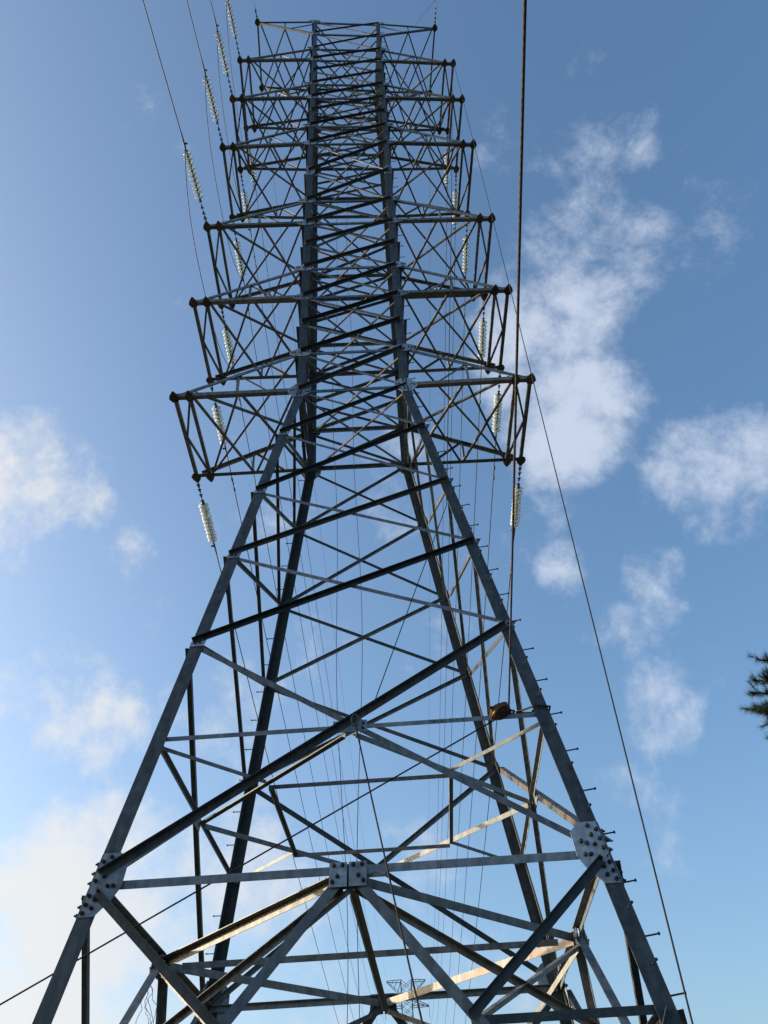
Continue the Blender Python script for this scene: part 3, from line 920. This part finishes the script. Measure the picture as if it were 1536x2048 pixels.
tag(m.build('ground_anchor', M_FIT), 'steel stake holding the slanting rope at the ground', 'stake')

XC = twist(fp(0, .06, L1, .09))
e = U(.429, -3.375, -1.463); dd = e - XC
pts = []
for t in range(25):
    q = t / 24 * 1.85; p = XC + dd * q; p.z -= .10 * math.sin(math.pi * min(1, q / 1.85)); pts.append(p)
tag(curve('guide_rope', pts, .0105, M_ROPE), 'rope tied at the big X crossing and leading down to the ground', 'rope')
m = MB()
for t in range(12):
    a0 = 2 * math.pi * t / 12; a1_ = 2 * math.pi * (t + 1) / 12
    m.tube(XC + Vector((.05 * math.cos(a0), -.01, .03 + .09 * math.sin(a0))), XC + Vector((.05 * math.cos(a1_), -.01, .03 + .09 * math.sin(a1_))), .013, n=6)
tag(m.build('rope_shackle', M_FIT), 'dark shackle on the crossing plate of the big X', 'shackle')

t6 = TIPS[(5, 1, -1)]
e = U(1.948, -4.615, -1.775)
pts = sag(t6 + Vector((0, -.05, -.1)), e.lerp(t6, -.085), .9, 50, 1.0)
tag(curve('tag_line', pts, .008, M_ROPE), 'thin rope from the sixth lowest right crossarm tip down past the right leg', 'rope')
pm2 = U(1.30, -1.62, 5.35)
lead = [t6 + Vector((-.05, -.04, -.12)), t6.lerp(pm2, .5) + Vector((0, 0, -.15)), pm2, XC + Vector((.30, -.02, .35))]
tag(curve('lead_rope', lead, .0085, M_ROPE), 'thin rope from the right crossarm tip bending across to the big X crossing', 'rope')

def hang(name, label, x, y, z0, z1, amp, ph):
    pts = []
    for t in range(81):
        q = t / 80; zz = z0 + (z1 - z0) * q
        pts.append(Vector((x * S + amp * (math.sin(q * 9 + ph) * .6 + math.sin(q * 23 + ph * 2) * .4) * (0.25 + q), y * S + amp * math.cos(q * 7 + ph), zz * S + ZG)))
    tag(curve(name, pts, .0055, M_ROPE), label, 'rope')
hang('hanging_cord', 'thin slack cord hanging left of centre inside the tower body', -.35, -.2, 20.0, -4.0, .14, .6)
hang('hanging_cord', 'thin slack cord hanging near the centre inside the tower body', -.05, -.5, 21.5, -4.0, .12, 2.4)

# ------------------------------------------------------------------ distant tower
ft = empty('transmission_tower', FAR); tag(ft, 'small distant lattice tower low between the near tower braces', 'tower')
HT = FAR_TOP
def fw(z): return 1.05 if z > HT - 26 else 1.05 + (HT - 26 - z) * .115
def fbar(m, a, b, r): m.tube(a, b, r, n=4)
for sx in (-1, 1):
    for sy in (-1, 1):
        m = MB()
        for za, zb in ((0, HT - 26), (HT - 26, HT)): fbar(m, (sx * fw(za + .01), sy * fw(za + .01), za), (sx * fw(zb), sy * fw(zb), zb), .11)
        m.build('leg', M_FAR, ft)
z = HT
while z > 3:
    st_ = 1.55 if z > HT - 26 else fw(z) * 1.5
    for k in range(4):
        w1, w2 = fw(z), fw(max(z - st_, 0))
        for s in (-1, 1):
            m = MB(); fbar(m, rk(Vector((-s * w1, -w1, z)), k), rk(Vector((s * w2, -w2, max(z - st_, 0))), k), .055); m.build('brace', M_FAR, ft)
    z -= st_
for i in range(7):
    zl = HT if i == 6 else ARM_L[i] * S + ZG + FAR_DZ
    for s in (-1, 1):
        ae = empty('crossarm', parent=ft)
        X = (3.35 if i < 6 else 3.03) * S
        zo = zl + 1.3 if i < 6 else zl - 2.6
        for sy in (-1, 1):
            m = MB(); fbar(m, (s * 1.05, sy * 1.05, zl), (s * X, sy * .5, zl), .075); m.build('chord', M_FAR, ae)
            m = MB(); fbar(m, (s * 1.05, sy * 1.05, zo), (s * X, sy * .5, zl), .075); m.build('chord', M_FAR, ae)
            for q in range(1, 4):
                x0 = 1.05 + (X - 1.05) * (q - 1) / 4; x1 = 1.05 + (X - 1.05) * q / 4
                m = MB(); fbar(m, (s * x0, sy * .9, zl), (s * x1, sy * .8, zo + (zl - zo) * q / 4), .045); m.build('brace', M_FAR, ae)
        if i < 6:
            m = MB(); fbar(m, (s * X, 0, zl), (s * X, 0, zl - 2.2), .05); m.build('jumper_string', M_FAR, ae)

# ------------------------------------------------------------------ pine at the right edge
pine = empty('pine_tree', (9.1, -2.4, 0)); tag(pine, 'dark pine tree reaching into the right edge with needle tufts', 'tree')
PB = Vector((9.1, -2.4, 0))
m = MB(); rng = random.Random(4)
tp = [Vector((.12 * math.sin(i * .9), .1 * math.cos(i * 1.3), i * 1.0)) for i in range(12)]
m.ring(tp, (0, 0, 1), [.19 * (1 - i / 13) + .01 for i in range(12)], 10)
m.build('trunk', M_BARK, pine, smooth=True)
targets = [(5.49, -3.05, 7.50), (5.48, -2.95, 7.28), (5.62, -3.0, 7.72), (5.60, -3.1, 7.00), (5.80, -3.0, 8.06), (5.66, -2.9, 6.82), (5.61, -2.8, 7.40), (5.56, -3.1, 7.14), (5.68, -3.2, 7.58), (5.72, -2.9, 7.25), (5.76, -3.0, 6.9)]
xr = random.Random(11)
targets += [(xr.uniform(5.62, 5.95), xr.uniform(-3.25, -2.75), z_) for z_ in (6.75, 6.85, 6.95, 7.05, 7.15, 7.2, 7.3, 7.35, 7.45, 7.5, 7.6)]
brs = []
for t in targets: brs.append((Vector((0, 0, t[2] - .9)), Vector(t) - PB))
for i in range(46):
    h = 3.2 + 8.0 * i / 46 ; a = i * 2.4
    L_ = (2.3 if h < 8 else 2.3 * (11.8 - h) / 3.8) * rng.uniform(.8, 1.05)
    brs.append((Vector((0, 0, h)), Vector((math.cos(a) * L_, math.sin(a) * L_, h + .5 + rng.uniform(-.2, .4)))))
nd = MB()
for bi, (a, b_) in enumerate(brs):
    near = bi < len(targets)
    pts = []
    for q in range(7):
        t = q / 6; p = a.lerp(b_, t); p.z += .25 * math.sin(t * math.pi) * (1 if b_.z > a.z else .4); pts.append(p)
    m = MB(); m.ring(pts, b_ - a, [.035 * (1 - q / 7) + .006 for q in range(7)], 6); m.build('branch', M_BARK, pine)
    tw_ = [(pts[6], (pts[6] - pts[5]).normalized())]
    for q in range(3, 7):
        for _ in range(8 if near else 3):
            d = (b_ - a).normalized() + Vector((rng.uniform(-.9, .9), rng.uniform(-.9, .9), rng.uniform(-.5, .9)))
            d.normalize(); l = rng.uniform(.06, .22) if near else rng.uniform(.12, .30); p0 = pts[q] if q < 6 else pts[5].lerp(pts[6], rng.random())
            tw_.append((p0 + d * l, d)); 
    for p, d in tw_:
        # a tuft: needles fanned round the last decimetres of the twig
        for _ in range(120 if near else 60):
            base = p - d * rng.uniform(0, .17)
            n = d * rng.uniform(.5, 1.1) + Vector((rng.uniform(-1, 1), rng.uniform(-1, 1), rng.uniform(-1, 1))).normalized() * .85
            n.normalize(); ln = rng.uniform(.08, .13)
            sd = n.orthogonal().normalized() * .0032
            nd.add([base - sd, base + sd, base + n * ln], [(0, 1, 2)])
        u_ = d.orthogonal().normalized()
        nd.add([p - d * .28 - u_ * .004, p - d * .28 + u_ * .004, p], [(0, 1, 2)])
tag(nd.build('needle_foliage', M_NEEDLE, pine), kind='stuff')

# ------------------------------------------------------------------ loose wires below the left joint
lw = empty('loose_wire', (0, 0, 0)); tag(lw, 'tangle of thin loose wires hanging under the left side joint', 'wire')
base = twist(fp(3, 0, -.25, .06))
for i in range(5):
    rr = random.Random(20 + i); p = base + Vector((rr.uniform(-.04, .04), rr.uniform(-.25, .1), 0)); pts = [p.copy()]
    for q in range(14):
        p = p + Vector((rr.uniform(-.05, .05), rr.uniform(-.05, .05), -rr.uniform(.03, .09))); pts.append(p.copy())
    o = curve('strand', pts, .004, M_ROPE); o.parent = lw
